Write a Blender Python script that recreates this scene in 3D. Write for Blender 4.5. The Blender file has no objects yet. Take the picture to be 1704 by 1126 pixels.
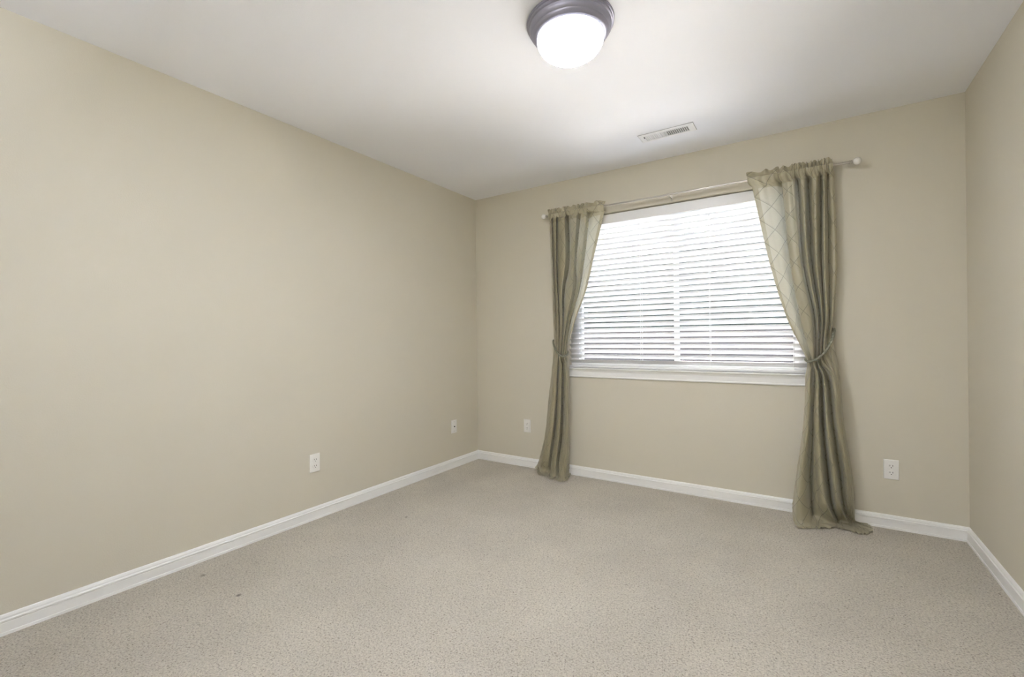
import bpy, bmesh, math, random
import numpy as np
from mathutils import Vector, Matrix

sc = bpy.context.scene
COL = sc.collection
PI = math.pi
random.seed(7)

# ------------------------------------------------------------------ camera
ROOM_W, ROOM_H, ROOM_D = 3.351, 2.44, 3.62          # back (window) wall is y = 0, left wall x = 0
CF, CYAW, CPIT, CROL = 754.84, -0.5786, 0.0007, -0.0105
CAM = Vector((2.6267, -3.4143, 1.126))
_f = Vector((math.sin(CYAW) * math.cos(CPIT), math.cos(CYAW) * math.cos(CPIT), math.sin(CPIT)))
_r = Vector((math.cos(CYAW), -math.sin(CYAW), 0))
_u = _r.cross(_f)
_c, _s = math.cos(CROL), math.sin(CROL)
RIGHT, UP, FWD = _c * _r + _s * _u, -_s * _r + _c * _u, _f
cam_data = bpy.data.cameras.new('camera')
cam = bpy.data.objects.new('camera', cam_data)
COL.objects.link(cam)
m = Matrix((RIGHT, UP, -FWD)).transposed().to_4x4()
m.translation = CAM
cam.matrix_world = m
cam_data.sensor_fit = 'HORIZONTAL'
cam_data.sensor_width = 36.0
cam_data.lens = CF * 36.0 / 1704.0
cam_data.clip_start = 0.02
sc.camera = cam

# ------------------------------------------------------------------ light, exposure
sc.view_settings.view_transform = 'Standard'
sc.view_settings.look = 'None'
sc.view_settings.gamma = 1.0
sc.view_settings.exposure = 0.09
sc.cycles.max_bounces = 16
sc.cycles.diffuse_bounces = 10
sc.cycles.transparent_max_bounces = 24
sc.cycles.use_denoising = True
sc.cycles.sample_clamp_indirect = 80.0
sc.cycles.caustics_reflective = False
sc.cycles.caustics_refractive = False

SUN_EL, SUN_AZ = math.radians(52), math.radians(-38)   # azimuth from +Y towards +X, outside the window
SKY_STRENGTH, SUN_STRENGTH = 7.6, 42.0
LAMP_STRENGTH = 170.0
LAMP_SIDE = 2.2
BOUNCE_POWER = 46.0
BOUNCE_LOC = (1.9, -2.9, 2.05)
BOUNCE_TILT = 35.0

world = bpy.data.worlds.new('sky')
sc.world = world
world.use_nodes = True
wn = world.node_tree
wn.nodes.clear()
sky = wn.nodes.new('ShaderNodeTexSky')
sky.sky_type = 'NISHITA'
sky.sun_disc = False
sky.sun_elevation = SUN_EL
sky.sun_rotation = SUN_AZ
sky.air_density = 1.0
sky.dust_density = 5.0
bg = wn.nodes.new('ShaderNodeBackground')
bg.inputs['Strength'].default_value = SKY_STRENGTH
wo = wn.nodes.new('ShaderNodeOutputWorld')
wn.links.new(sky.outputs[0], bg.inputs[0])
wn.links.new(bg.outputs[0], wo.inputs[0])

sun_d = bpy.data.lights.new('sun', 'SUN')
sun_d.energy = SUN_STRENGTH
sun_d.angle = math.radians(0.6)
sun_d.color = (1.0, 0.96, 0.9)
sun = bpy.data.objects.new('sun', sun_d)
COL.objects.link(sun)
sd = Vector((math.sin(SUN_AZ) * math.cos(SUN_EL), math.cos(SUN_AZ) * math.cos(SUN_EL), math.sin(SUN_EL)))
sun.rotation_euler = sd.to_track_quat('Z', 'Y').to_euler()
sun.location = sd * 20


# unseen fill light, added to brighten the room by bouncing off the rear wall
fill_d = bpy.data.lights.new('bounced_fill', 'AREA')
fill_d.shape = 'DISK'
fill_d.size = 0.35
fill_d.energy = BOUNCE_POWER
fill_d.color = (0.93, 0.985, 1.13)
fill = bpy.data.objects.new('bounced_fill', fill_d)
COL.objects.link(fill)
fill.location = BOUNCE_LOC
fill.rotation_euler = (-math.radians(90 + BOUNCE_TILT), 0, 0)


# ------------------------------------------------------------------ helpers
def cam_ray(px, py):
    return (RIGHT * ((px - 852) / CF) - UP * ((py - 563) / CF) + FWD)


def at_y(px, py, y):
    d = cam_ray(px, py)
    return CAM + d * ((y - CAM.y) / d.y)


def at_z(px, py, z):
    d = cam_ray(px, py)
    return CAM + d * ((z - CAM.z) / d.z)


def empty(name, loc=(0, 0, 0), label=None, cat=None, group=None):
    o = bpy.data.objects.new(name, None)
    COL.objects.link(o)
    o.location = loc
    o.empty_display_size = 0.05
    if label:
        o['label'] = label
        o['category'] = cat
    if group:
        o['group'] = group
    return o


def link(name, bm, mat, parent=None, smooth=False, kind=None, label=None, auto=None):
    me = bpy.data.meshes.new(name)
    bmesh.ops.recalc_face_normals(bm, faces=bm.faces)
    bm.to_mesh(me)
    bm.free()
    me.materials.append(mat)
    if smooth:
        for p in me.polygons:
            p.use_smooth = True
    o = bpy.data.objects.new(name, me)
    COL.objects.link(o)
    if auto is not None:
        for p in me.polygons:
            p.use_smooth = True
        me.set_sharp_from_angle(angle=math.radians(auto))
    if parent:
        o.parent = parent
    if kind:
        o['kind'] = kind
    if label:
        o['label'] = label
    return o


def box_into(bm, lo, hi, bevel=0.0, seg=2):
    r = bmesh.ops.create_cube(bm, size=1.0)
    vs = r['verts']
    for v in vs:
        v.co = Vector([lo[i] + (v.co[i] + 0.5) * (hi[i] - lo[i]) for i in range(3)])
    if bevel:
        es = set()
        for v in vs:
            es.update(v.link_edges)
        bmesh.ops.bevel(bm, geom=list(es), offset=bevel, segments=seg, profile=0.5, affect='EDGES', clamp_overlap=True)
    return bm


def box(lo, hi, bevel=0.0, seg=2):
    return box_into(bmesh.new(), lo, hi, bevel, seg)


def lathe(profile, n=64, axis='Z', center=(0, 0, 0)):
    """profile: (radius, height) points; closed at radius 0."""
    bm = bmesh.new()
    rings = []
    c = Vector(center)

    def P(r, h, a):
        x, y = r * math.cos(a), r * math.sin(a)
        if axis == 'Z':
            return c + Vector((x, y, h))
        if axis == 'X':
            return c + Vector((h, x, y))
        return c + Vector((x, h, y))
    for r, h in profile:
        if r < 1e-6:
            rings.append([bm.verts.new(P(0, h, 0))])
        else:
            rings.append([bm.verts.new(P(r, h, 2 * PI * i / n)) for i in range(n)])
    for a, b in zip(rings[:-1], rings[1:]):
        for i in range(n):
            j = (i + 1) % n
            if len(a) == 1 and len(b) == 1:
                continue
            if len(a) == 1:
                bm.faces.new((a[0], b[i], b[j]))
            elif len(b) == 1:
                bm.faces.new((a[i], a[j], b[0]))
            else:
                bm.faces.new((a[i], a[j], b[j], b[i]))
    return bm


def extrude_profile(pts, ends, place):
    """prism: pts = closed 2-D outline, ends = two values, place(p, e) -> 3-D."""
    bm = bmesh.new()
    A = [bm.verts.new(place(p, ends[0])) for p in pts]
    B = [bm.verts.new(place(p, ends[1])) for p in pts]
    n = len(pts)
    for i in range(n):
        j = (i + 1) % n
        bm.faces.new((A[i], A[j], B[j], B[i]))
    bm.faces.new(A)
    bm.faces.new(B[::-1])
    return bm


def tube(pts, rad, n=10, closed=False, lobes=0, twist=0.0, lobe_amp=0.0):
    """swept tube along points (parallel transport); lobes/twist give a rope section."""
    pts = [Vector(p) for p in pts]
    N = len(pts)
    bm = bmesh.new()
    rings = []
    prev_n = None
    dist = 0.0
    for i, p in enumerate(pts):
        a = pts[(i - 1) % N] if (closed or i > 0) else p
        b = pts[(i + 1) % N] if (closed or i < N - 1) else p
        t = (b - a).normalized()
        if prev_n is None:
            ref = Vector((0, 0, 1)) if abs(t.z) < 0.9 else Vector((1, 0, 0))
            nn = (ref - t * ref.dot(t)).normalized()
        else:
            nn = (prev_n - t * prev_n.dot(t)).normalized()
        prev_n = nn
        bb = t.cross(nn)
        if i:
            dist += (p - pts[i - 1]).length
        R = rad(i / max(1, N - 1)) if callable(rad) else rad
        ring = []
        for k in range(n):
            ang = 2 * PI * k / n
            rr = R * (1 + lobe_amp * math.cos(lobes * (ang) + twist * dist)) if lobes else R
            ring.append(bm.verts.new(p + nn * (rr * math.cos(ang)) + bb * (rr * math.sin(ang))))
        rings.append(ring)
    cnt = N if closed else N - 1
    for i in range(cnt):
        a, b = rings[i], rings[(i + 1) % N]
        for k in range(n):
            j = (k + 1) % n
            bm.faces.new((a[k], a[j], b[j], b[k]))
    if not closed:
        bm.faces.new(rings[0][::-1])
        bm.faces.new(rings[-1])
    return bm


def catmull(pts, per, closed=False):
    pts = [Vector(p) for p in pts]
    n = len(pts)
    out = []
    for i in range(n if closed else n - 1):
        if closed:
            p0, p1, p2, p3 = pts[(i - 1) % n], pts[i], pts[(i + 1) % n], pts[(i + 2) % n]
        else:
            p0, p1, p2, p3 = pts[max(0, i - 1)], pts[i], pts[i + 1], pts[min(n - 1, i + 2)]
        for k in range(per):
            t = k / per
            out.append(0.5 * ((2 * p1) + (p2 - p0) * t + (2 * p0 - 5 * p1 + 4 * p2 - p3) * t * t
                              + (3 * p1 - p0 - 3 * p2 + p3) * t ** 3))
    if not closed:
        out.append(pts[-1])
    return out


# ------------------------------------------------------------------ materials
def srgb(r, g, b):
    f = lambda c: (c / 255 / 12.92) if c / 255 <= 0.04045 else ((c / 255 + 0.055) / 1.055) ** 2.4
    return (f(r), f(g), f(b), 1.0)


class NT:
    def __init__(self, name):
        self.m = bpy.data.materials.new(name)
        self.m.use_nodes = True
        self.t = self.m.node_tree
        self.t.nodes.clear()
        self.out = self.t.nodes.new('ShaderNodeOutputMaterial')

    def n(self, typ, **kw):
        nd = self.t.nodes.new(typ)
        for k, v in kw.items():
            setattr(nd, k, v)
        return nd

    def l(self, a, b):
        self.t.links.new(a, b)

    def math(self, op, a, b=None, c=None):
        nd = self.n('ShaderNodeMath', operation=op)
        for i, v in enumerate((a, b, c)):
            if v is None:
                continue
            if isinstance(v, (int, float)):
                nd.inputs[i].default_value = v
            else:
                self.l(v, nd.inputs[i])
        return nd.outputs[0]

    def mix(self, fac, a, b):
        nd = self.n('ShaderNodeMix', data_type='RGBA')
        for i, v in ((0, fac), (6, a), (7, b)):
            if isinstance(v, (int, float)):
                nd.inputs[i].default_value = v
            elif isinstance(v, tuple):
                nd.inputs[i].default_value = v
            else:
                self.l(v, nd.inputs[i])
        return nd.outputs[2]

    def ramp(self, fac, stops):
        nd = self.n('ShaderNodeValToRGB')
        el = nd.color_ramp.elements
        while len(el) < len(stops):
            el.new(0.5)
        for e, (p, c) in zip(el, stops):
            e.position = p
            e.color = c if isinstance(c, tuple) else (c, c, c, 1)
        self.l(fac, nd.inputs[0])
        return nd.outputs[0]

    def bsdf(self, color=(0.8, 0.8, 0.8, 1), rough=0.5, metal=0.0, spec=0.5):
        p = self.n('ShaderNodeBsdfPrincipled')
        if isinstance(color, tuple):
            p.inputs['Base Color'].default_value = color
        else:
            self.l(color, p.inputs['Base Color'])
        p.inputs['Roughness'].default_value = rough
        p.inputs['Metallic'].default_value = metal
        p.inputs['Specular IOR Level'].default_value = spec
        return p

    def bump(self, height, strength, dist, to):
        b = self.n('ShaderNodeBump')
        b.inputs['Strength'].default_value = strength
        b.inputs['Distance'].default_value = dist
        self.l(height, b.inputs['Height'])
        self.l(b.outputs[0], to.inputs['Normal'])
        return b

    def noise(self, scale, detail=2.0, rough=0.5, vec=None):
        nd = self.n('ShaderNodeTexNoise')
        nd.inputs['Scale'].default_value = scale
        nd.inputs['Detail'].default_value = detail
        nd.inputs['Roughness'].default_value = rough
        nd.inputs['Distortion'].default_value = 0.0
        if vec is not None:
            self.l(vec, nd.inputs['Vector'])
        return nd.outputs['Fac']

    def obj_co(self):
        return self.n('ShaderNodeTexCoord').outputs['Object']

    def done(self, shader):
        self.l(shader.outputs[0] if hasattr(shader, 'outputs') else shader, self.out.inputs[0])
        return self.m


def paint(name, col, rough=0.6, tex=0.0, scale=160.0, spec=0.35):
    t = NT(name)
    co = t.obj_co()
    if tex:
        h = t.noise(scale, 2.0, 0.55, co)
        var = t.noise(1.3, 2.0, 0.5, co)
        dark = tuple(c * 0.985 for c in col[:3]) + (1.0,)
        p = t.bsdf(t.mix(var, col, dark), rough, spec=spec)
        t.bump(h, tex, 0.0012, p)
    else:
        p = t.bsdf(col, rough, spec=spec)
    return t.done(p)


def plain(name, col, rough=0.45, metal=0.0, spec=0.5):
    t = NT(name)
    co = t.obj_co()
    var = t.noise(40.0, 2.0, 0.5, co)
    lo = tuple(c * 0.97 for c in col[:3]) + (1.0,)
    p = t.bsdf(t.mix(var, col, lo), rough, metal, spec)
    return t.done(p)


M = {}
M['wall'] = paint('beige_wall_paint', (0.605, 0.568, 0.470, 1), 0.62, 0.35, 170.0)
M['ceiling'] = paint('white_ceiling_paint', (0.87, 0.882, 0.935, 1), 0.8, 0.3, 130.0, 0.2)
M['trim'] = plain('white_trim_paint', (0.80, 0.80, 0.78, 1), 0.38)
M['blind'] = plain('white_blind_slats', (0.80, 0.80, 0.80, 1), 0.4)
M['slat'] = plain('white_faux_wood_slat', (0.66, 0.66, 0.655, 1), 0.45)
M['vinyl'] = plain('white_window_vinyl', (0.85, 0.85, 0.85, 1), 0.35)
M['plastic'] = plain('white_plate_plastic', (0.80, 0.79, 0.755, 1), 0.3)
M['slot'] = plain('dark_slot', (0.025, 0.022, 0.02, 1), 0.6)
M['nickel'] = plain('brushed_nickel', (0.52, 0.49, 0.44, 1), 0.28, 1.0)
M['pewter'] = plain('dark_pewter', (0.30, 0.295, 0.36, 1), 0.42, 0.55)
M['ball'] = plain('frosted_white_ball', (0.84, 0.82, 0.77, 1), 0.25)
M['vent'] = plain('white_vent_metal', (0.87, 0.87, 0.89, 1), 0.45)
M['duct'] = plain('dark_duct', (0.012, 0.012, 0.013, 1), 0.7)
M['gap_shade'] = plain('grey_vent_gap_shade', (0.30, 0.30, 0.29, 1), 0.8)
M['cord'] = plain('sage_cord', (0.21, 0.21, 0.155, 1), 0.45)
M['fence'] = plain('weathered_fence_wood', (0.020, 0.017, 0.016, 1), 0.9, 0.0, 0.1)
M['lawn'] = plain('pale_patio_paving', (0.50, 0.48, 0.44, 1), 0.95)


def carpet_material():
    t = NT('beige_cut_pile_carpet')
    co = t.obj_co()
    v = t.n('ShaderNodeTexVoronoi', feature='F1')
    v.inputs['Scale'].default_value = 210.0
    warp = t.n('ShaderNodeTexNoise')
    warp.inputs['Scale'].default_value = 90.0
    t.l(co, warp.inputs['Vector'])
    add = t.n('ShaderNodeVectorMath', operation='MULTIPLY_ADD')
    t.l(warp.outputs['Color'], add.inputs[0])
    add.inputs[1].default_value = (0.012, 0.012, 0.012)
    t.l(co, add.inputs[2])
    t.l(add.outputs[0], v.inputs['Vector'])
    fine = t.noise(420.0, 2.0, 0.6, co)
    mid = t.noise(150.0, 2.5, 0.6, add.outputs[0])
    big = t.noise(2.2, 3.0, 0.55, co)
    mix1 = t.math('ADD', t.math('MULTIPLY', fine, 0.3), t.math('MULTIPLY', mid, 0.7))
    col0 = t.ramp(mix1, [(0.34, (0.22, 0.19, 0.14, 1)), (0.44, (0.53, 0.485, 0.40, 1)), (0.53, (0.64, 0.59, 0.495, 1)), (0.68, (0.74, 0.69, 0.59, 1))])
    mul = t.n('ShaderNodeMix', data_type='RGBA', blend_type='MULTIPLY')
    mul.inputs[0].default_value = 1.0
    t.l(col0, mul.inputs[6])
    t.l(t.ramp(v.outputs['Distance'], [(0.5, 1.0), (0.9, 0.9)]), mul.inputs[7])
    wear = t.ramp(big, [(0.35, 0.94), (0.65, 1.04)])
    mul2 = t.n('ShaderNodeMix', data_type='RGBA', blend_type='MULTIPLY')
    mul2.inputs[0].default_value = 1.0
    t.l(mul.outputs[2], mul2.inputs[6])
    t.l(wear, mul2.inputs[7])
    col = mul2.outputs[2]
    # the three small dark stains in the pile
    sep = t.n('ShaderNodeSeparateXYZ')
    t.l(co, sep.inputs[0])
    for (sx, sy, r, k) in ((0.170, -2.402, 0.016, 0.5), (0.497, -2.397, 0.014, 0.75), (0.475, -1.373, 0.011, 0.7),
                           (0.62, -1.36, 0.008, 0.3)):
        dx = t.math('SUBTRACT', sep.outputs[0], sx)
        dy = t.math('SUBTRACT', sep.outputs[1], sy)
        d = t.math('SQRT', t.math('ADD', t.math('MULTIPLY', dx, dx), t.math('MULTIPLY', dy, dy)))
        d = t.math('ADD', d, t.math('MULTIPLY', t.math('SUBTRACT', fine, 0.5), 0.02))
        mask = t.ramp(t.math('DIVIDE', d, r), [(0.4, k), (1.0, 0.0)])
        col = t.mix(mask, col, (0.07, 0.05, 0.035, 1))
    p = t.bsdf(col, 0.95, spec=0.1)
    p.inputs['Sheen Weight'].default_value = 0.15
    h = mix1
    t.bump(h, 1.0, 0.014, p)
    return t.done(p)


M['carpet'] = carpet_material()


def glass_material():
    t = NT('clear_window_glass')
    tr = t.n('ShaderNodeBsdfTransparent')
    tr.inputs[0].default_value = (0.96, 0.975, 0.965, 1)
    gl = t.n('ShaderNodeBsdfGlossy')
    gl.inputs['Roughness'].default_value = 0.02
    fr = t.n('ShaderNodeFresnel')
    fr.inputs['IOR'].default_value = 1.45
    mx = t.n('ShaderNodeMixShader')
    t.l(fr.outputs[0], mx.inputs[0])
    t.l(tr.outputs[0], mx.inputs[1])
    t.l(gl.outputs[0], mx.inputs[2])
    return t.done(mx)


M['glass'] = glass_material()


def dome_material():
    t = NT('lit_opal_glass')
    p = t.bsdf((0.9, 0.9, 0.88, 1), 0.25)
    p.inputs['Emission Color'].default_value = (0.97, 0.985, 1.06, 1)
    # emission weighted low to spare the ceiling: underside glows strongest, upper band only faintly
    sep = t.n('ShaderNodeSeparateXYZ')
    t.l(t.obj_co(), sep.inputs[0])
    low = t.ramp(t.math('DIVIDE', t.math('ADD', sep.outputs[2], 0.147), 0.1), [(0.10, 1.0), (0.42, 0.0)])
    t.l(t.math('ADD', t.math('MULTIPLY', low, LAMP_STRENGTH), LAMP_SIDE), p.inputs['Emission Strength'])
    return t.done(p)


M['dome'] = dome_material()


def curtain_material(name, width, inner_at_high_u):
    """sage satin with a stitched diamond lattice; hem and rod pocket are two layers of cloth."""
    t = NT(name)
    uv = t.n('ShaderNodeUVMap')
    uv.uv_map = 'cloth'
    sep = t.n('ShaderNodeSeparateXYZ')
    t.l(uv.outputs[0], sep.inputs[0])
    u, v = sep.outputs[0], sep.outputs[1]
    warpn = t.math('MULTIPLY', t.math('SUBTRACT', t.noise(6.0, 2.0, 0.5, uv.outputs[0]), 0.5), 0.02)
    a = t.math('ADD', t.math('DIVIDE', u, 0.15), t.math('DIVIDE', v, 0.15))
    b = t.math('SUBTRACT', t.math('DIVIDE', u, 0.15), t.math('DIVIDE', v, 0.15))
    a = t.math('ADD', a, t.math('MULTIPLY', warpn, 4.0))
    lines = []
    for q in (a, b):
        fr = t.math('ABSOLUTE', t.math('SUBTRACT', t.math('FRACT', q), 0.5))   # 0 on the line
        lines.append(t.ramp(fr, [(0.0, 1.0), (0.008, 1.0), (0.022, 0.0)]))
    line = t.math('MAXIMUM', lines[0], lines[1])
    soft = []
    for q in (a, b):
        fr = t.math('ABSOLUTE', t.math('SUBTRACT', t.math('FRACT', q), 0.5))
        soft.append(t.ramp(fr, [(0.0, 0.0), (0.09, 1.0)]))
    puff = t.math('MINIMUM', soft[0], soft[1])
    slub = t.n('ShaderNodeTexNoise')
    mp = t.n('ShaderNodeMapping')
    mp.inputs['Scale'].default_value = (30.0, 420.0, 1.0)
    t.l(uv.outputs[0], mp.inputs[0])
    t.l(mp.outputs[0], slub.inputs['Vector'])
    slub.inputs['Scale'].default_value = 1.0
    base = t.mix(slub.outputs['Fac'], (0.35, 0.313, 0.20, 1), (0.42, 0.378, 0.252, 1))
    base = t.mix(t.math('MULTIPLY', line, 0.7), base, (0.12, 0.11, 0.08, 1))
    p = t.bsdf(base, 0.35, spec=0.75)
    p.inputs['Sheen Weight'].default_value = 0.25
    p.inputs['Sheen Roughness'].default_value = 0.4
    h = t.math('ADD', puff, t.math('MULTIPLY', slub.outputs['Fac'], 0.12))
    t.bump(h, 0.5, 0.004, p)
    tl = t.n('ShaderNodeBsdfTranslucent')
    t.l(t.mix(t.math('MULTIPLY', line, 0.6), (0.86, 0.89, 0.83, 1), (0.30, 0.31, 0.27, 1)), tl.inputs[0])
    edge_d = t.math('SUBTRACT', width, u) if inner_at_high_u else u
    hem = t.ramp(t.math('DIVIDE', edge_d, 0.1), [(0.0, 1.0), (0.25, 1.0), (0.26, 0.0)])
    pocket = t.ramp(t.math('SUBTRACT', v, 1.5), [(0.575, 0.0), (0.58, 1.0)])
    dbl = t.math('MAXIMUM', hem, pocket)
    fac = t.math('SUBTRACT', 0.24, t.math('MULTIPLY', dbl, 0.21))
    mx = t.n('ShaderNodeMixShader')
    t.l(fac, mx.inputs[0])
    t.l(p.outputs[0], mx.inputs[1])
    t.l(tl.outputs[0], mx.inputs[2])
    return t.done(mx)


# ------------------------------------------------------------------ room shell
W, H, D = ROOM_W, ROOM_H, ROOM_D
TH = 0.15
WIN_X0, WIN_X1, WIN_Z0, WIN_Z1 = 0.95, 2.65, 0.872, 2.107


def flat_wall(name, lo, hi):
    return link(name, box(lo, hi), M['wall'], kind='structure')


def wall_with_opening(name, x0, x1, z0, z1, ox0, ox1, oz0, oz1, yin, yout, bevel):
    bm = bmesh.new()
    O = [(x0, z0), (x1, z0), (x1, z1), (x0, z1)]
    I = [(ox0, oz0), (ox1, oz0), (ox1, oz1), (ox0, oz1)]
    v = {}
    for nm, y in (('i', yin), ('o', yout)):
        v['O' + nm] = [bm.verts.new((x, y, z)) for x, z in O]
        v['I' + nm] = [bm.verts.new((x, y, z)) for x, z in I]
    for i in range(4):
        j = (i + 1) % 4
        bm.faces.new((v['Oi'][i], v['Oi'][j], v['Ii'][j], v['Ii'][i]))
        bm.faces.new((v['Oo'][i], v['Io'][i], v['Io'][j], v['Oo'][j]))
        bm.faces.new((v['Oi'][i], v['Oo'][i], v['Oo'][j], v['Oi'][j]))
        bm.faces.new((v['Ii'][i], v['Ii'][j], v['Io'][j], v['Io'][i]))
    if bevel:
        es = [e for e in bm.edges if e.verts[0] in v['Ii'] and e.verts[1] in v['Ii']]
        bmesh.ops.bevel(bm, geom=es, offset=bevel, segments=5, profile=0.5, affect='EDGES')
    return link(name, bm, M['wall'], kind='structure', auto=35)


link('floor', box((-TH, -D - TH, -0.1), (W + TH, TH, 0.0)), M['carpet'], kind='structure')
link('ceiling', box((-TH, -D - TH, H), (W + TH, TH, H + 0.1)), M['ceiling'], kind='structure')
flat_wall('wall_left', (-TH, -D, 0), (0, 0, H))
flat_wall('wall_right', (W, -D, 0), (W + TH, 0, H))
wall_with_opening('wall_back', -TH, W + TH, 0, H, WIN_X0, WIN_X1, WIN_Z0, WIN_Z1, 0.0, TH, 0.014)
flat_wall('wall_rear', (-TH, -D - TH, 0), (W + TH, -D, H))

BASE = [(0, 0), (.0165, 0), (.0165, .011), (.0135, .0125), (.0128, .046), (.0118, .0495), (.0150, .0520), (.0150, .0580),
        (.0105, .0615), (.0098, .0680), (.0060, .0755), (0, .078)]
link('baseboard_left', extrude_profile(BASE, (-D, 0), lambda p, e: (p[0], e, p[1])), M['trim'], kind='structure')
link('baseboard_back', extrude_profile(BASE, (0, W), lambda p, e: (e, -p[0], p[1])), M['trim'], kind='structure')
link('baseboard_right', extrude_profile(BASE, (-D, 0), lambda p, e: (W - p[0], e, p[1])), M['trim'], kind='structure')

# ------------------------------------------------------------------ window
win = empty('window_1', ((WIN_X0 + WIN_X1) / 2, 0.1, WIN_Z0))
win['kind'] = 'structure'


def at_parent(o, parent):
    o.parent = parent
    o.matrix_parent_inverse = parent.matrix_world.inverted()
    return o


def ring_frame(x0, x1, z0, z1, wl, wr, wb, wt, y0, y1):
    bm = bmesh.new()
    O = [(x0, z0), (x1, z0), (x1, z1), (x0, z1)]
    I = [(x0 + wl, z0 + wb), (x1 - wr, z0 + wb), (x1 - wr, z1 - wt), (x0 + wl, z1 - wt)]
    A = [bm.verts.new((x, y0, z)) for x, z in O]
    B = [bm.verts.new((x, y0, z)) for x, z in I]
    C = [bm.verts.new((x, y1, z)) for x, z in O]
    E = [bm.verts.new((x, y1, z)) for x, z in I]
    for i in range(4):
        j = (i + 1) % 4
        bm.faces.new((A[i], A[j], B[j], B[i]))
        bm.faces.new((C[i], E[i], E[j], C[j]))
        bm.faces.new((A[i], C[i], C[j], A[j]))
        bm.faces.new((B[i], B[j], E[j], E[i]))
    bmesh.ops.bevel(bm, geom=bm.edges[:], offset=0.002, segments=2, profile=0.5, affect='EDGES')
    return bm


def child(name, bm, mat, parent, **kw):
    """part of a thing whose mesh is given in world coordinates."""
    for v in bm.verts:
        v.co -= parent.location
    return link(name, bm, mat, parent, **kw)


child('window_frame', ring_frame(WIN_X0, WIN_X1, WIN_Z0, WIN_Z1, .075, .075, .045, .03, .068, .135), M['vinyl'], win)
for nm, x0, x1, y0, y1 in (('sash', WIN_X0 + .073, 1.818, .076, .100), ('sash', 1.79, WIN_X1 - .073, .102, .126)):
    s = child(nm, ring_frame(x0, x1, WIN_Z0 + .043, WIN_Z1 - .028, .028, .028, .032, .03, y0, y1), M['vinyl'], win)
    ym = (y0 + y1) / 2
    g = box((x0 + .024, ym - .002, WIN_Z0 + .07), (x1 - .024, ym + .002, WIN_Z1 - .054))
    for v in g.verts:
        v.co -= win.location
    link('window_pane', g, M['glass'], s)

# window stool and apron
link('trim_1', box((WIN_X0 - .03, -.028, .8735), (WIN_X1 + .03, .069, .8845), .003), M['trim'], kind='structure')
APR = [(0, .806), (.006, .806), (.011, .809), (.0125, .8145), (.0115, .8185), (.0095, .8205), (.0105, .824), (.0115, .852),
       (.015, .862), (.018, .868), (.018, .8735), (0, .8735)]
link('trim_2', extrude_profile(APR, (WIN_X0 - .022, WIN_X1 + .022), lambda p, e: (e, -p[0], p[1])), M['trim'], kind='structure')

# ------------------------------------------------------------------ blind
BX0, BX1 = WIN_X0 + .008, WIN_X1 - .008
BY = .031
blind = empty('window_blind', ((BX0 + BX1) / 2, BY, .895),
              'wide white slatted window blind hanging in the window between the two curtains', 'blind')
child('valance', box((BX0, .003, 2.028), (BX1, .013, 2.100), .004, 3), M['blind'], blind, auto=35)
child('headrail', box((BX0 + .01, .014, 2.052), (BX1 - .01, .058, 2.096), .002), M['blind'], blind)
PITCH, SLW, TILT = .0418, .0500, math.radians(36)
slats = bmesh.new()
z = .9365
zs = []
while z < 2.045:
    zs.append(z)
    z += PITCH
rng = random.Random(3)
for k, z in enumerate(zs):
    n = 6
    dz = rng.uniform(-.0006, .0006)
    tl = TILT + rng.uniform(-.015, .015)
    top, bot = [], []
    for i in range(n + 1):
        s = (i / n - .5) * SLW
        crown = .0018 * (1 - (2 * i / n - 1) ** 2)
        # room edge high, outer edge low
        y, zz = -s * math.cos(tl), s * math.sin(tl)
        nrm = (math.sin(tl), math.cos(tl))
        for lst, off in ((top, crown + .0013), (bot, crown - .0013)):
            lst.append((BY + y + nrm[0] * off, z + dz + zz + nrm[1] * off))
    outline = top + bot[::-1]
    A = [slats.verts.new((BX0 + .002, y, zz)) for y, zz in outline]
    B = [slats.verts.new((BX1 - .002, y, zz)) for y, zz in outline]
    N = len(outline)
    for i in range(N):
        j = (i + 1) % N
        slats.faces.new((A[i], A[j], B[j], B[i]))
    for i in range(n):
        for V in (A, B):
            slats.faces.new((V[i], V[i + 1], V[N - 2 - i], V[N - 1 - i]))
child('slat_panel', slats, M['slat'], blind, auto=40)
child('bottom_rail', box((BX0 + .002, BY - .024, .8885), (BX1 - .002, BY + .024, .9045), .003), M['blind'], blind, auto=40)
for px in (968, 1066, 1181, 1320):
    x = at_y(px, 540, .01).x
    child('ladder_cord', tube([(x, BY - .0235, .900), (x, BY - .0235, 1.5), (x, BY - .0235, 2.06)], .0009, 6), M['blind'], blind)
    child('ladder_cord', tube([(x, BY + .0235, .900), (x, BY + .0235, 1.5), (x, BY + .0235, 2.06)], .0009, 6), M['blind'], blind)

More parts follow.
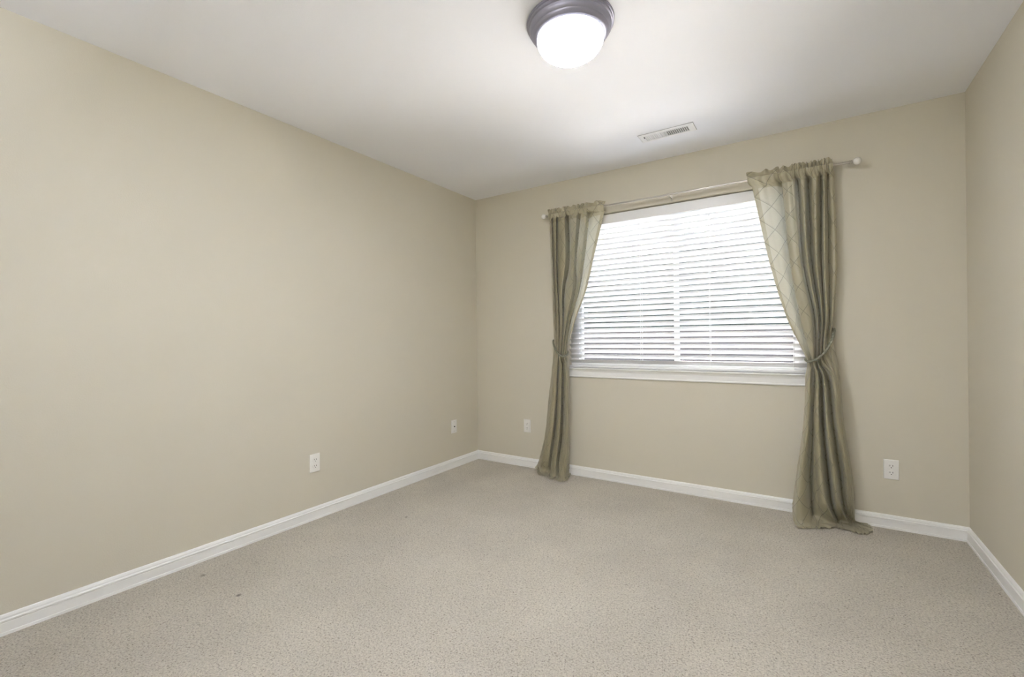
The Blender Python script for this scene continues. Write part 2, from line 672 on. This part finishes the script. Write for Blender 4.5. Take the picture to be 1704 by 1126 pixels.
# ------------------------------------------------------------------ curtain rod
RODY, RODZ = -.080, 2.146
rx0, rx1 = at_y(912, 359, RODY).x, at_y(1412, 270, RODY).x
rod = empty('curtain_rod', ((rx0 + rx1) / 2, RODY, RODZ),
            'slim nickel curtain rod with white ball ends mounted above the window', 'curtain rod')
child('rod', tube([(rx0, RODY, RODZ), ((rx0 + rx1) / 2, RODY, RODZ), (rx1, RODY, RODZ)], .0068, 20), M['nickel'], rod, auto=40)
for x, sgn in ((rx0, -1), (rx1, 1)):
    collar = [(0, 0), (.0085, 0), (.0095, .002), (.0095, .005), (.0075, .0065), (.0075, .010), (.0105, .0115), (.0105, .016),
              (.008, .018), (.008, .022), (0, .022)]
    fc = child('finial', lathe([(r, sgn * h) for r, h in collar], 24, 'X', (x, RODY, RODZ)), M['nickel'], rod, auto=40)
    R = .021
    prof = [(0, 0)] + [(R * math.sin(a), R * (1 - math.cos(a))) for a in [PI * i / 18 for i in range(1, 18)]] + [(0, 2 * R)]
    bb = lathe([(r, sgn * (h + .020)) for r, h in prof], 32, 'X', (x, RODY, RODZ))
    for v in bb.verts:
        v.co -= rod.location
    link('finial_ball', bb, M['ball'], fc, smooth=True, label='white round ball')
for px in (1113, 1372, 926):
    x = at_y(px, 320, RODY).x
    br = box((x - .007, -.004, RODZ - .03), (x + .007, 0, RODZ + .018), .0015)
    arm = [(x, -.003, RODZ - .012), (x, -.05, RODZ - .012), (x, -.074, RODZ - .014), (x, -.082, RODZ - .012), (x, -.0885, RODZ - .007), (x, -.0895, RODZ - .002)]
    b0 = child('bracket', br, M['nickel'], rod)
    a = tube(catmull(arm, 5), .0028, 10)
    for v in a.verts:
        v.co -= rod.location
    link('bracket_arm', a, M['nickel'], b0, smooth=True)


# ------------------------------------------------------------------ curtains
def smooth_noise(seed):
    r = random.Random(seed)
    comps = [(r.uniform(2, 9), r.uniform(3, 14), r.uniform(0, 6.28), r.uniform(.4, 1)) for _ in range(9)]
    tot = sum(c[3] for c in comps)

    def f(a, b):
        return sum(w * math.sin(ka * a + kb * b + ph) for ka, kb, ph, w in comps) / tot
    return f


def fold_row(ctrl, per):
    """spline across the fold lines; valleys become creases between round folds."""
    row = catmull(ctrl, per)
    K = len(ctrl)
    ys = [p.y for p in ctrl]
    for k in range(K - 1):
        a, b = ys[k], ys[k + 1]
        w = max(0.0, min(1.0, (abs(a - b) - .010) / .020))
        if w == 0 or k == 0 or k == K - 2:
            continue
        for i in range(1, per):
            t = i / per
            f = (a + (b - a) * math.sin(PI / 2 * t) ** .6) if b < a else (b + (a - b) * math.sin(PI / 2 * (1 - t)) ** .6)
            q = row[k * per + i]
            q.y = q.y * (1 - w) + f * w
    return row


def widen(stations, valleys, d=.0045):
    """every valley between two folds becomes a slit with a floor of its own."""
    out = []
    for st in stations:
        row = []
        for k, p in enumerate(st):
            if k in valleys:
                row += [p - Vector((d, 0, 0)), p + Vector((d, 0, 0))]
            else:
                row.append(p)
        out.append(row)
    return out


def build_curtain(name, stations, mat_name, inner_high, seed, label, outer_x_top, inner_x_top):
    """stations: list (top to floor) of lists of 3-D control points, one per fold line.
    The folds run along the control lines; rows are splined across them."""
    K = len(stations[0])
    per_row = [8, 8, 8, 8, 8, 10, 10, 10, 8, 8]
    # splines along every fold line
    lines = []
    for k in range(K):
        pts = [st[k] for st in stations]
        lines.append(catmull(pts, 12))
    R = len(lines[0])
    PER = 9
    # cloth-length coordinate of every control line, from the widest hanging row
    ref = [stations[1][k] for k in range(K)]
    cl = catmull(ref, PER)
    ulen = [0.0]
    for a, b in zip(cl[:-1], cl[1:]):
        ulen.append(ulen[-1] + (b - a).length * 1.25)
    width = ulen[-1]
    nf = smooth_noise(seed)
    nf2 = smooth_noise(seed + 50)
    rows, vv = [], []
    # header: ruffle above the rod, rod pocket in front of the rod
    top_ctrl = [lines[k][0] for k in range(K)]
    top_row = fold_row(top_ctrl, PER)
    C = len(top_row)
    z0 = sum(p.z for p in top_row) / C
    header = [2.196, 2.190, 2.182, 2.174, 2.166, 2.159, 2.153, 2.147, 2.140, 2.133, 2.126, 2.118, 2.110, 2.102, 2.094]
    for hz in header:
        row = []
        for c, p in enumerate(top_row):
            u = ulen[c]
            q = c / (C - 1)
            x = outer_x_top + (p.x - top_row[0].x) / (top_row[-1].x - top_row[0].x) * (inner_x_top - outer_x_top)
            fine = math.sin(2 * PI * u / .052 + 1.3 * math.sin(u * 21 + seed)) * .6 + math.sin(2 * PI * u / .031 + 2.1 * math.sin(u * 13)) * .4
            if hz > 2.156:                       # ruffle
                a = min(1.0, (hz - 2.156) / .03)
                y = -.0905 + a * (.009 + .013 * math.sin(2 * PI * u / .083 + 1.7 * math.sin(u * 9 + seed)) + .008 * fine)
                zz = hz + a * (.006 * math.sin(2 * PI * u / .083 + 2 + 1.7 * math.sin(u * 9 + seed)) + .003 * fine - .004)
                x += a * .006 * math.sin(2 * PI * u / .11 + seed)
            elif hz > 2.134:                     # round the rod
                y = -.0975 + .0060 * fine
                zz = hz
            else:
                b = (2.134 - hz) / (2.134 - 2.088)
                b = b * b * (3 - 2 * b)
                yg = -.0965 + .0080 * fine
                y = yg * (1 - b) + (p.y + .002 * fine) * b
                x = x * (1 - b) + p.x * b
                zz = hz * (1 - b) + (p.z + .006) * b
            row.append(Vector((x, y, zz)))
        rows.append(row)
        vv.append([pt.z for pt in row])
    for r in range(R):
        ctrl = [lines[k][r] for k in range(K)]
        row = fold_row(ctrl, PER)
        out = []
        fall = min(1.0, r / 14.0)
        for c, p in enumerate(row):
            w = .0032 * nf(ulen[c] * 9, p.z * 6) * fall
            if p.z > 1.5:                            # gathers running down from the rod pocket
                u = ulen[c]
                fg = math.sin(2 * PI * u / .052 + 1.3 * math.sin(u * 21 + seed)) * .6 + math.sin(2 * PI * u / .031 + 2.1 * math.sin(u * 13)) * .4
                w += .0042 * fg * math.exp(-max(0.0, 2.085 - p.z) / .09)
            low = max(0.0, min(1.0, (.42 - p.z) / .34)) * max(0.0, min(1.0, (p.z - .02) / .05))
            w += low * (.0050 * nf2(ulen[c] * 11, p.z * 26) + .0035 * nf(ulen[c] * 22 + 3, p.z * 47))
            q = Vector((p.x + .4 * w, p.y + w, p.z))
            if q.z < .10:
                q.z += .014 * max(-.2, nf2(ulen[c] * 15, p.y * 17) + .25)
                q.z = max(q.z, .0035)
            lim = -.022 if q.z < .085 else -.004
            if .80 < q.z < .90 and WIN_X0 - .06 < q.x < WIN_X1 + .06:
                lim = -.034
            q.y = min(q.y, lim)
            out.append(q)
        rows.append(out)
    # v coordinate: length along the cloth, counted down from the ruffle
    bm = bmesh.new()
    uvl = bm.loops.layers.uv.new('cloth')
    grid = [[bm.verts.new(p) for p in row] for row in rows]
    NR = len(rows)
    vco = [[rows[0][c].z for c in range(C)]]
    for r in range(1, NR):
        vco.append([vco[r - 1][c] - (rows[r][c] - rows[r - 1][c]).length * (1.0 if r > 16 else .9) for c in range(C)])
    # shift so that the pocket seam sits at 2.085
    for r in range(NR - 1):
        for c in range(C - 1):
            f = bm.faces.new((grid[r][c], grid[r][c + 1], grid[r + 1][c + 1], grid[r + 1][c]))
            for lp, (rr, cc) in zip(f.loops, ((r, c), (r, c + 1), (r + 1, c + 1), (r + 1, c))):
                vz = rows[rr][cc].z if rows[rr][cc].z > 1.2 else vco[rr][cc] + (0 if rows[rr][cc].z > 1.2 else 0)
                lp[uvl].uv = (ulen[cc], rows[rr][cc].z)
    mat = curtain_material(mat_name, width, inner_high)
    root = empty(name, (sum(p.x for p in rows[20]) / C, -.08, 0), label, 'curtain', 'sage curtains at the window')
    hdr = bmesh.new()
    hl = hdr.loops.layers.uv.new('cloth')
    nh = 7                                          # rows of the standing ruffle
    # ruffle as its own part, panel below it
    del_faces = []
    bm.verts.ensure_lookup_table()
    hv = {}
    for r in range(nh):
        for c in range(C):
            hv[(r, c)] = hdr.verts.new(rows[r][c])
    for r in range(nh - 1):
        for c in range(C - 1):
            f = hdr.faces.new((hv[(r, c)], hv[(r, c + 1)], hv[(r + 1, c + 1)], hv[(r + 1, c)]))
            for lp, (rr, cc) in zip(f.loops, ((r, c), (r, c + 1), (r + 1, c + 1), (r + 1, c))):
                lp[hl].uv = (ulen[cc], rows[rr][cc].z)
    doomed = [grid[r][c] for r in range(nh - 1) for c in range(C)]
    bmesh.ops.delete(bm, geom=doomed, context='VERTS')
    child('ruffle', hdr, mat, root, smooth=True)
    child('drape', bm, mat, root, smooth=True)
    return root


def mix_pts(px, py, yy):
    return [at_y(a, b, c) for a, b, c in zip(px, py, yy)]


def floor_pts(pts, y_max=-.03, zf=.010):
    out = []
    for i, (px, py) in enumerate(pts):
        p = at_z(px, py, zf)
        if p.y > y_max:
            p = at_y(px, py, y_max)
            p.z = max(.006, p.z)
        out.append(p)
    return out


def sloped(px, py_mid, slope):
    mid = (px[0] + px[-1]) / 2
    return [py_mid + slope * (x - mid) for x in px]


# right curtain: fold lines from its inner (left) edge to its outer (right) edge
n = 14
yA = [-.094, -.090, -.040, -.112, -.122, -.034, -.124, -.034, -.122, -.032, -.118, -.030, -.078, -.066]
X0 = [1252, 1277, 1300, 1303, 1318, 1327, 1336, 1345, 1356, 1366, 1371, 1376.5, 1383, 1388]
X1 = [1281, 1298, 1314, 1316, 1330, 1336, 1344, 1350.5, 1359, 1366.5, 1372, 1379, 1388, 1393.5]
X2 = [1309, 1320, 1331, 1333, 1347, 1355, 1360, 1364, 1368, 1371, 1375, 1380, 1385, 1388]
X3 = [1341, 1345, 1351, 1352, 1355.5, 1358, 1361, 1363, 1366, 1368.5, 1372, 1376, 1381, 1385]
P3 = [596, 599, 601, 602, 602, 601, 599, 597, 594, 590, 584, 577, 567, 557]
Y2 = [-.090, -.095, -.052, -.120, -.135, -.052, -.140, -.052, -.138, -.050, -.128, -.045, -.085, -.065]
Y3 = [-.075, -.098, -.085, -.135, -.150, -.105, -.157, -.105, -.153, -.100, -.137, -.080, -.090, -.065]
X4 = [1340, 1347, 1355.5, 1357, 1361.5, 1365.5, 1371, 1378, 1384, 1387, 1390.5, 1393, 1396, 1398]
Y4 = [-.085, -.145, -.050, -.135, -.155, -.055, -.163, -.052, -.140, -.150, -.145, -.130, -.100, -.060]
X5 = [1336.5, 1344, 1352.5, 1354, 1362, 1369, 1377, 1386.5, 1391, 1394, 1397.5, 1400, 1402.5, 1404.5]
Y5 = [-.095, -.170, -.042, -.135, -.172, -.045, -.182, -.040, -.130, -.152, -.150, -.130, -.095, -.050]
X6 = [1325.5, 1334, 1348, 1357, 1366, 1377, 1387, 1398, 1404, 1407.5, 1411, 1414, 1416, 1418]
Y6 = [-.110, -.192, -.040, -.125, -.192, -.045, -.190, -.036, -.115, -.142, -.135, -.112, -.080, -.045]
X7 = [1319, 1329, 1350, 1362, 1374, 1384, 1394, 1404, 1410, 1413, 1416, 1418.5, 1420.5, 1422]
Y7 = [-.150, -.222, -.055, -.140, -.208, -.055, -.195, -.042, -.110, -.128, -.120, -.100, -.070, -.042]
F8 = [(1320, 866), (1331, 870), (1352, 866), (1370, 867), (1388, 870), (1394, 866), (1407, 869), (1412, 864), (1416, 867),
      (1418, 868), (1420, 868), (1421, 867), (1422, 866), (1423, 865)]
F9 = [(1327, 878), (1340, 879), (1352, 878.5), (1368, 878), (1388, 877), (1398, 879), (1415, 883), (1430, 888), (1441, 888.5),
      (1447, 885), (1452, 880), (1448, 875), (1441, 872), (1432, 870)]
right_st = [mix_pts(X0, sloped(X0, 302, -.155), yA), mix_pts(X1, sloped(X1, 435, -.07), yA), mix_pts(X2, sloped(X2, 527, -.03), Y2),
            mix_pts(X3, P3, Y3), mix_pts(X4, [628] * n, Y4), mix_pts(X5, [706] * n, Y5), mix_pts(X6, [786] * n, Y6),
            mix_pts(X7, [838] * n, Y7), floor_pts(F8), floor_pts(F9, -.03, .006)]
right_st = widen(right_st[:4], (2, 5, 7)) + widen(right_st[4:-2], (2, 5, 7), .0062) + widen(right_st[-2:], (2, 5, 7), .003)
build_curtain('curtain', right_st, 'sage_diamond_satin_wide', False, 11,
              'sage diamond-stitched curtain at the right side of the window, its hem trailing over the carpet',
              at_y(1244, 299, RODY).x, at_y(1386, 274, RODY).x)

# left curtain: fold lines from its outer (left) edge to its inner (right) edge
n = 13
yA = [-.066, -.112, -.040, -.112, -.036, -.124, -.034, -.124, -.036, -.116, -.040, -.088, -.092]
X0 = [915, 917.5, 921, 924.5, 928.5, 938, 947, 958, 968, 975, 982.5, 995, 1006]
X1 = [917.5, 920, 923, 925.5, 928, 939, 949, 955, 961, 967, 973.5, 980, 987]
X2 = [919, 922, 924.5, 927, 930, 935, 940.5, 951, 960, 963.5, 966, 971, 976]
X2b = [921, 924.5, 927, 929.5, 932, 935.5, 938, 942, 945.5, 948, 950, 953, 956]
X3 = [922, 924.5, 926.5, 929, 930.5, 933, 935, 936.5, 938, 939.5, 941, 942.5, 944]
P3 = [573, 578, 583, 587, 590, 592, 593, 593, 593, 592, 591, 590, 588]
Y3 = [-.060, -.092, -.085, -.124, -.088, -.142, -.090, -.142, -.098, -.130, -.100, -.100, -.080]
X4 = [919, 922, 925, 928, 930.5, 934.5, 938, 940, 941.5, 943, 944.5, 946, 947]
Y4 = [-.055, -.100, -.130, -.125, -.050, -.138, -.048, -.112, -.130, -.132, -.118, -.095, -.060]
X5 = [913, 917, 921, 925, 928.5, 933.5, 938.5, 940.5, 942.5, 944.5, 946, 947.5, 948.5]
X6 = [907, 911, 915.5, 920, 924, 930.5, 936.5, 939, 941.5, 944, 946, 947.5, 948.5]
X7 = [897, 901, 907, 913, 918, 925, 931, 935, 939, 942, 944.5, 946.5, 948]
Y5 = [-.045, -.100, -.138, -.125, -.036, -.140, -.034, -.100, -.135, -.138, -.125, -.098, -.055]
Y7 = [-.035, -.075, -.110, -.110, -.055, -.125, -.055, -.110, -.140, -.145, -.130, -.095, -.050]
F8 = [(893, 774), (899, 780), (906, 784), (912, 785), (917, 785), (923, 791), (930, 789), (934, 793), (938, 794), (941, 793), (944, 791),
      (946, 788), (947, 785)]
F9 = [(890, 777), (895, 785), (903, 791), (911, 792), (916, 789), (918, 797), (926, 793), (931, 801), (938, 801), (944, 798), (948, 794),
      (950, 790), (949, 787)]
left_st = [mix_pts(X0, sloped(X0, 359, -.155), yA), mix_pts(X1, sloped(X1, 435, -.08), yA), mix_pts(X2, sloped(X2, 482, -.05), yA),
           mix_pts(X2b, [537] * n, [(a + b) / 2 for a, b in zip(yA, Y3)]), mix_pts(X3, P3, Y3), mix_pts(X4, [610] * n, Y4),
           mix_pts(X5, [662] * n, Y5), mix_pts(X6, [723] * n, Y5), mix_pts(X7, [764] * n, Y7), floor_pts(F8), floor_pts(F9, -.03, .006)]
left_st = widen(left_st[:5], (4, 6)) + widen(left_st[5:-2], (4, 6), .0055) + widen(left_st[-2:], (4, 6), .002)
build_curtain('curtain', left_st, 'sage_diamond_satin_narrow', True, 23,
              'narrower sage diamond-stitched curtain at the left side of the window, nearer the left wall',
              at_y(914, 359, RODY).x, at_y(1006, 342, RODY).x)


def tieback(front, label):
    """front: (px, py, y) points of the loop in order."""
    pts = [at_y(a, b, c) for a, b, c in front]
    path = catmull(pts, 24, closed=True)
    root = empty('tieback', path[0], label, 'tieback', 'corded curtain tiebacks')
    child('cord', tube(path, .0068, 18, closed=True, lobes=3, twist=380.0, lobe_amp=.22), M['cord'], root, smooth=True)
    h = path[0]
    hook = [(h.x, -.001, h.z - .012), (h.x, -.012, h.z - .012), (h.x, h.y - .010, h.z - .012), (h.x, h.y - .016, h.z - .006), (h.x, h.y - .016, h.z + .006)]
    child('wall_hook', tube(catmull(hook, 6), .0022, 10), M['nickel'], root, smooth=True)
    return root


tieback([(1387, 547, -.022), (1387, 556, -.082), (1382, 571, -.122), (1374, 584, -.158), (1364, 594, -.172), (1354, 600, -.165),
         (1345, 601.5, -.128), (1340.5, 598, -.085), (1345, 592, -.052), (1360, 578, -.036), (1376, 560, -.026)],
        'twisted sage cord pulled around the right-hand curtain beside the window sill')
tieback([(921, 566, -.020), (921.5, 574, -.082), (925.5, 583, -.122), (930.5, 590, -.150), (936, 593, -.158), (941, 591.5, -.138),
         (944.5, 588, -.092), (944, 584, -.055), (936, 577, -.036), (928, 570, -.026)],
        'twisted sage cord pulled around the left-hand curtain beside the window sill')


# ------------------------------------------------------------------ wall plates
def plate_basis(wall):
    """local x = along the wall, local y = out of the wall, local z = up."""
    return {'back': 0.0, 'left': -PI / 2}[wall]


def local_box(lo, hi, bevel=0.0):
    return box(lo, hi, bevel, 3)


def make_outlet(loc, wall, label):
    root = empty('wall_outlet', loc, label, 'outlet', 'white duplex wall outlets')
    root.rotation_euler = (0, 0, PI if wall == 'back' else -PI / 2)
    # local +y is out of the wall
    pl = bmesh.new()
    box_into(pl, (-.035, 0, -.0571), (.035, .0055, .0571))
    front = [e for e in pl.edges if e.verts[0].co.y > .004 and e.verts[1].co.y > .004]
    bmesh.ops.bevel(pl, geom=front, offset=.0042, segments=4, profile=.55, affect='EDGES')
    link('cover_plate', pl, M['plastic'], root, auto=30)
    for zc in (.0195, -.0195):
        # rounded face with flat top and bottom
        pts = []
        R, flat = .0172, .0137
        for i in range(40):
            a = 2 * PI * i / 40
            pts.append((R * math.cos(a), max(-flat, min(flat, R * math.sin(a)))))
        rec = link('receptacle', extrude_profile(pts, (.0050, .0078), lambda p, e: (p[0], e, zc + p[1])), M['plastic'], root)
        for sx, w, hh in ((-.0064, .0026, .0088), (.0064, .0026, .0072)):
            link('slot', box((sx - w / 2, .0072, zc + .0035 - hh / 2), (sx + w / 2, .0080, zc + .0035 + hh / 2)), M['slot'], rec)
        link('ground_hole', lathe([(0, .0072), (.0026, .0072), (.0026, .0080), (0, .0080)], 16, 'Y', (0, 0, zc - .0078)), M['slot'], rec)
    link('screw', lathe([(0, .005), (.0030, .005), (.0028, .0066), (.0018, .0072), (0, .0073)], 16, 'Y'), M['plastic'], root, auto=40)
    return root


make_outlet((3.0235, 0, .343), 'back', 'white duplex outlet low on the window wall, between the pooled curtain and the right corner')
make_outlet((.549, 0, .359), 'back', 'white duplex outlet low on the window wall beside the left curtain')
make_outlet((0, -1.695, .3535), 'left', 'white duplex outlet low on the long left wall')

jack = empty('cable_jack', (0, -.346, .358), 'white blank-looking cable wall plate with one centre socket, near the left corner', 'wall plate')
jack.rotation_euler = (0, 0, -PI / 2)
pl = bmesh.new()
box_into(pl, (-.035, 0, -.0571), (.035, .0055, .0571))
front = [e for e in pl.edges if e.verts[0].co.y > .004 and e.verts[1].co.y > .004]
bmesh.ops.bevel(pl, geom=front, offset=.0042, segments=4, profile=.55, affect='EDGES')
link('cover_plate', pl, M['plastic'], jack, auto=30)
link('socket', lathe([(0, .005), (.0058, .005), (.0058, .0065), (.0046, .0068), (.0046, .0115), (.0030, .0120), (.0030, .0085), (0, .0085)], 24, 'Y'),
     M['slot'], jack, auto=40, label='dark metal centre socket')
for zc in (.0415, -.0415):
    link('screw', lathe([(0, .005), (.0034, .005), (.0031, .0066), (.0019, .0072), (0, .0073)], 16, 'Y', (0, 0, zc)), M['nickel'], jack, auto=40)

# ------------------------------------------------------------------ ceiling vent
VX0, VX1, VY0, VY1 = 1.706, 2.046, -.482, -.360
vent = empty('ceiling_vent', ((VX0 + VX1) / 2, (VY0 + VY1) / 2, H),
             'white metal air register set in the ceiling in front of the window wall', 'vent')


def flat_ring(x0, x1, y0, y1, ix0, ix1, iy0, iy1, z_out, z_in, z_top):
    bm = bmesh.new()
    O = [(x0, y0), (x1, y0), (x1, y1), (x0, y1)]
    Q = [(x0 + .010, y0 + .010), (x1 - .010, y0 + .010), (x1 - .010, y1 - .010), (x0 + .010, y1 - .010)]
    I = [(ix0, iy0), (ix1, iy0), (ix1, iy1), (ix0, iy1)]
    a = [bm.verts.new((x, y, z_top)) for x, y in O]
    b = [bm.verts.new((x, y, z_out)) for x, y in O]
    c = [bm.verts.new((x, y, z_in)) for x, y in Q]
    d = [bm.verts.new((x, y, z_in)) for x, y in I]
    e = [bm.verts.new((x, y, z_top)) for x, y in I]
    for s, t_ in ((a, b), (b, c), (c, d), (d, e), (e, a)):
        for i in range(4):
            j = (i + 1) % 4
            bm.faces.new((s[i], s[j], t_[j], t_[i]))
    return bm


ix0, ix1, iy0, iy1 = VX0 + .033, VX1 - .033, VY0 + .025, VY1 - .027
child('vent_frame', flat_ring(VX0, VX1, VY0, VY1, ix0, ix1, iy0, iy1, H - .003, H - .008, H - .0002), M['vent'], vent)
child('duct_back', box((ix0 - .004, iy0 - .004, H - .0012), (ix1 + .004, iy1 + .004, H - .0004)), M['duct'], vent)
child('gap_shade', box((VX0 - .001, VY0 - .0025, H - .0026), (VX1 + .0025, VY1 - .004, H - .0013)), M['gap_shade'], vent)  # grey plate added as the shadow gap along two frame edges
mid = (ix0 + ix1) / 2
child('centre_bar', box((mid - .004, iy0, H - .0078), (mid + .004, iy1, H - .0014)), M['vent'], vent)
nl = 11
for half, sg in ((0, -1), (1, 1)):
    xa = ix0 if half == 0 else mid + .004
    xb = mid - .004 if half == 0 else ix1
    for i in range(nl + 1):
        x = xa + (xb - xa) * i / nl
        w = .0064 if half == 0 else .0025
        dx = -.0050 * sg
        # tilted fin
        bm = bmesh.new()
        q = []
        for zz, off in ((H - .0078, 0.0), (H - .0014, dx)):
            for ww in (-w / 2, w / 2):
                q.append((min(max(x + off + ww, ix0), ix1), zz))
        for yy in (iy0, iy1):
            for (xx, zz) in q:
                bm.verts.new((xx, yy, zz))
        bm.verts.ensure_lookup_table()
        v = bm.verts
        for f in ((0, 1, 3, 2), (4, 6, 7, 5), (0, 4, 5, 1), (2, 3, 7, 6), (0, 2, 6, 4), (1, 5, 7, 3)):
            bm.faces.new([v[k] for k in f])
        child('louver', bm, M['vent'], vent)
child('damper_lever', box((VX0 + .033, VY0 + .024, H - .013), (VX0 + .037, VY0 + .042, H - .0078), .001), M['slot'], vent, label='dark damper lever')

# ------------------------------------------------------------------ ceiling lamp
LX, LY = 1.806, -1.690
lamp = empty('ceiling_lamp', (LX, LY, H), 'round flush ceiling lamp with a pewter pan and glowing white glass dome', 'lamp')
pan = [(0, 0), (.176, 0), (.181, -.003), (.181, -.008), (.1785, -.0105), (.1755, -.011), (.1748, -.014), (.1762, -.0165), (.1755, -.020),
       (.1725, -.0225), (.1702, -.023), (.1690, -.026), (.1690, -.030), (.1665, -.036), (.1620, -.042), (.1590, -.0445), (.1585, -.047),
       (.1560, -.0515), (.1520, -.056), (.1480, -.059), (.1440, -.0608), (.138, -.0610), (.134, -.057), (0, -.055)]
link('pan', lathe(pan, 96), M['pewter'], lamp, auto=28)
dome = [(.128, -.050), (.1345, -.056)]
Rd, Hd, Zc = .1385, .077, -.072
dome += [(Rd * math.cos(a), Zc - Hd * math.sin(a)) for a in [-.17 + (PI / 2 + .17) * i / 24 for i in range(25)]]
dome[-1] = (0, dome[-1][1])
link('glass_dome', lathe(dome, 96), M['dome'], lamp, smooth=True)

# ------------------------------------------------------------------ outside the window
link('ground_outside', box((-14, .2, -.62), (18, 40, -.6)), M['lawn'], kind='structure')
FY = 5.2
fence = empty('garden_fence', (2, FY, -.6), 'weathered wooden board fence outside, glimpsed between the blind slats', 'fence')
bm = bmesh.new()
x = -5.0
fr = random.Random(5)
while x < 7.5:
    w = .14
    box_into(bm, (x, FY, -.58), (x + w - .006, FY + .018, 1.25 + fr.uniform(-.01, .01)))
    x += w
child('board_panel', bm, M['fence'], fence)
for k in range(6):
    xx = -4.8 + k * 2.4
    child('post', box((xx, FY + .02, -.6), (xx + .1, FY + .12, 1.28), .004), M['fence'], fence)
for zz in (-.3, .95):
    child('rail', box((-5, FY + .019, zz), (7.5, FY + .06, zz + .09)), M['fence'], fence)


def leaf_mat():
    t = NT('dark_foliage')
    co = t.obj_co()
    f = t.noise(9.0, 4.0, .6, co)
    c = t.ramp(f, [(.35, (.008, .010, .007, 1)), (.6, (.022, .024, .018, 1)), (.78, (.06, .06, .05, 1))])
    return t.done(t.bsdf(c, .9, spec=.1))


M['leaf'] = leaf_mat()


hedge = empty('tall_hedge', (0, 9.0, -.6), 'dark tall hedge outside beyond the fence, glimpsed between the blind slats', 'hedge')
g1, g2, rr = smooth_noise(31), smooth_noise(37), random.Random(4)
bm = bmesh.new()
NX, NZ = 150, 46
grid = []
for i in range(NX + 1):
    col = []
    x = -9 + 15.0 * i / NX
    top = 4.6 + .7 * g1(x * .45, .3) + .35 * g2(x * 1.3, 1.0)
    for j in range(NZ + 1):
        t = j / NZ
        a = t * PI
        d = 1.1 + .25 * g1(x * .8, t * 3) + .18 * g2(x * 2.3, t * 6)
        col.append(bm.verts.new((x + rr.uniform(-.05, .05), -d * math.cos(a) + rr.uniform(-.1, .1), max(0.0, top * math.sin(a) ** .6 + rr.uniform(-.12, .12)))))
    grid.append(col)
for i in range(NX):
    for j in range(NZ):
        bm.faces.new((grid[i][j], grid[i + 1][j], grid[i + 1][j + 1], grid[i][j + 1]))
link('foliage', bm, M['leaf'], hedge)
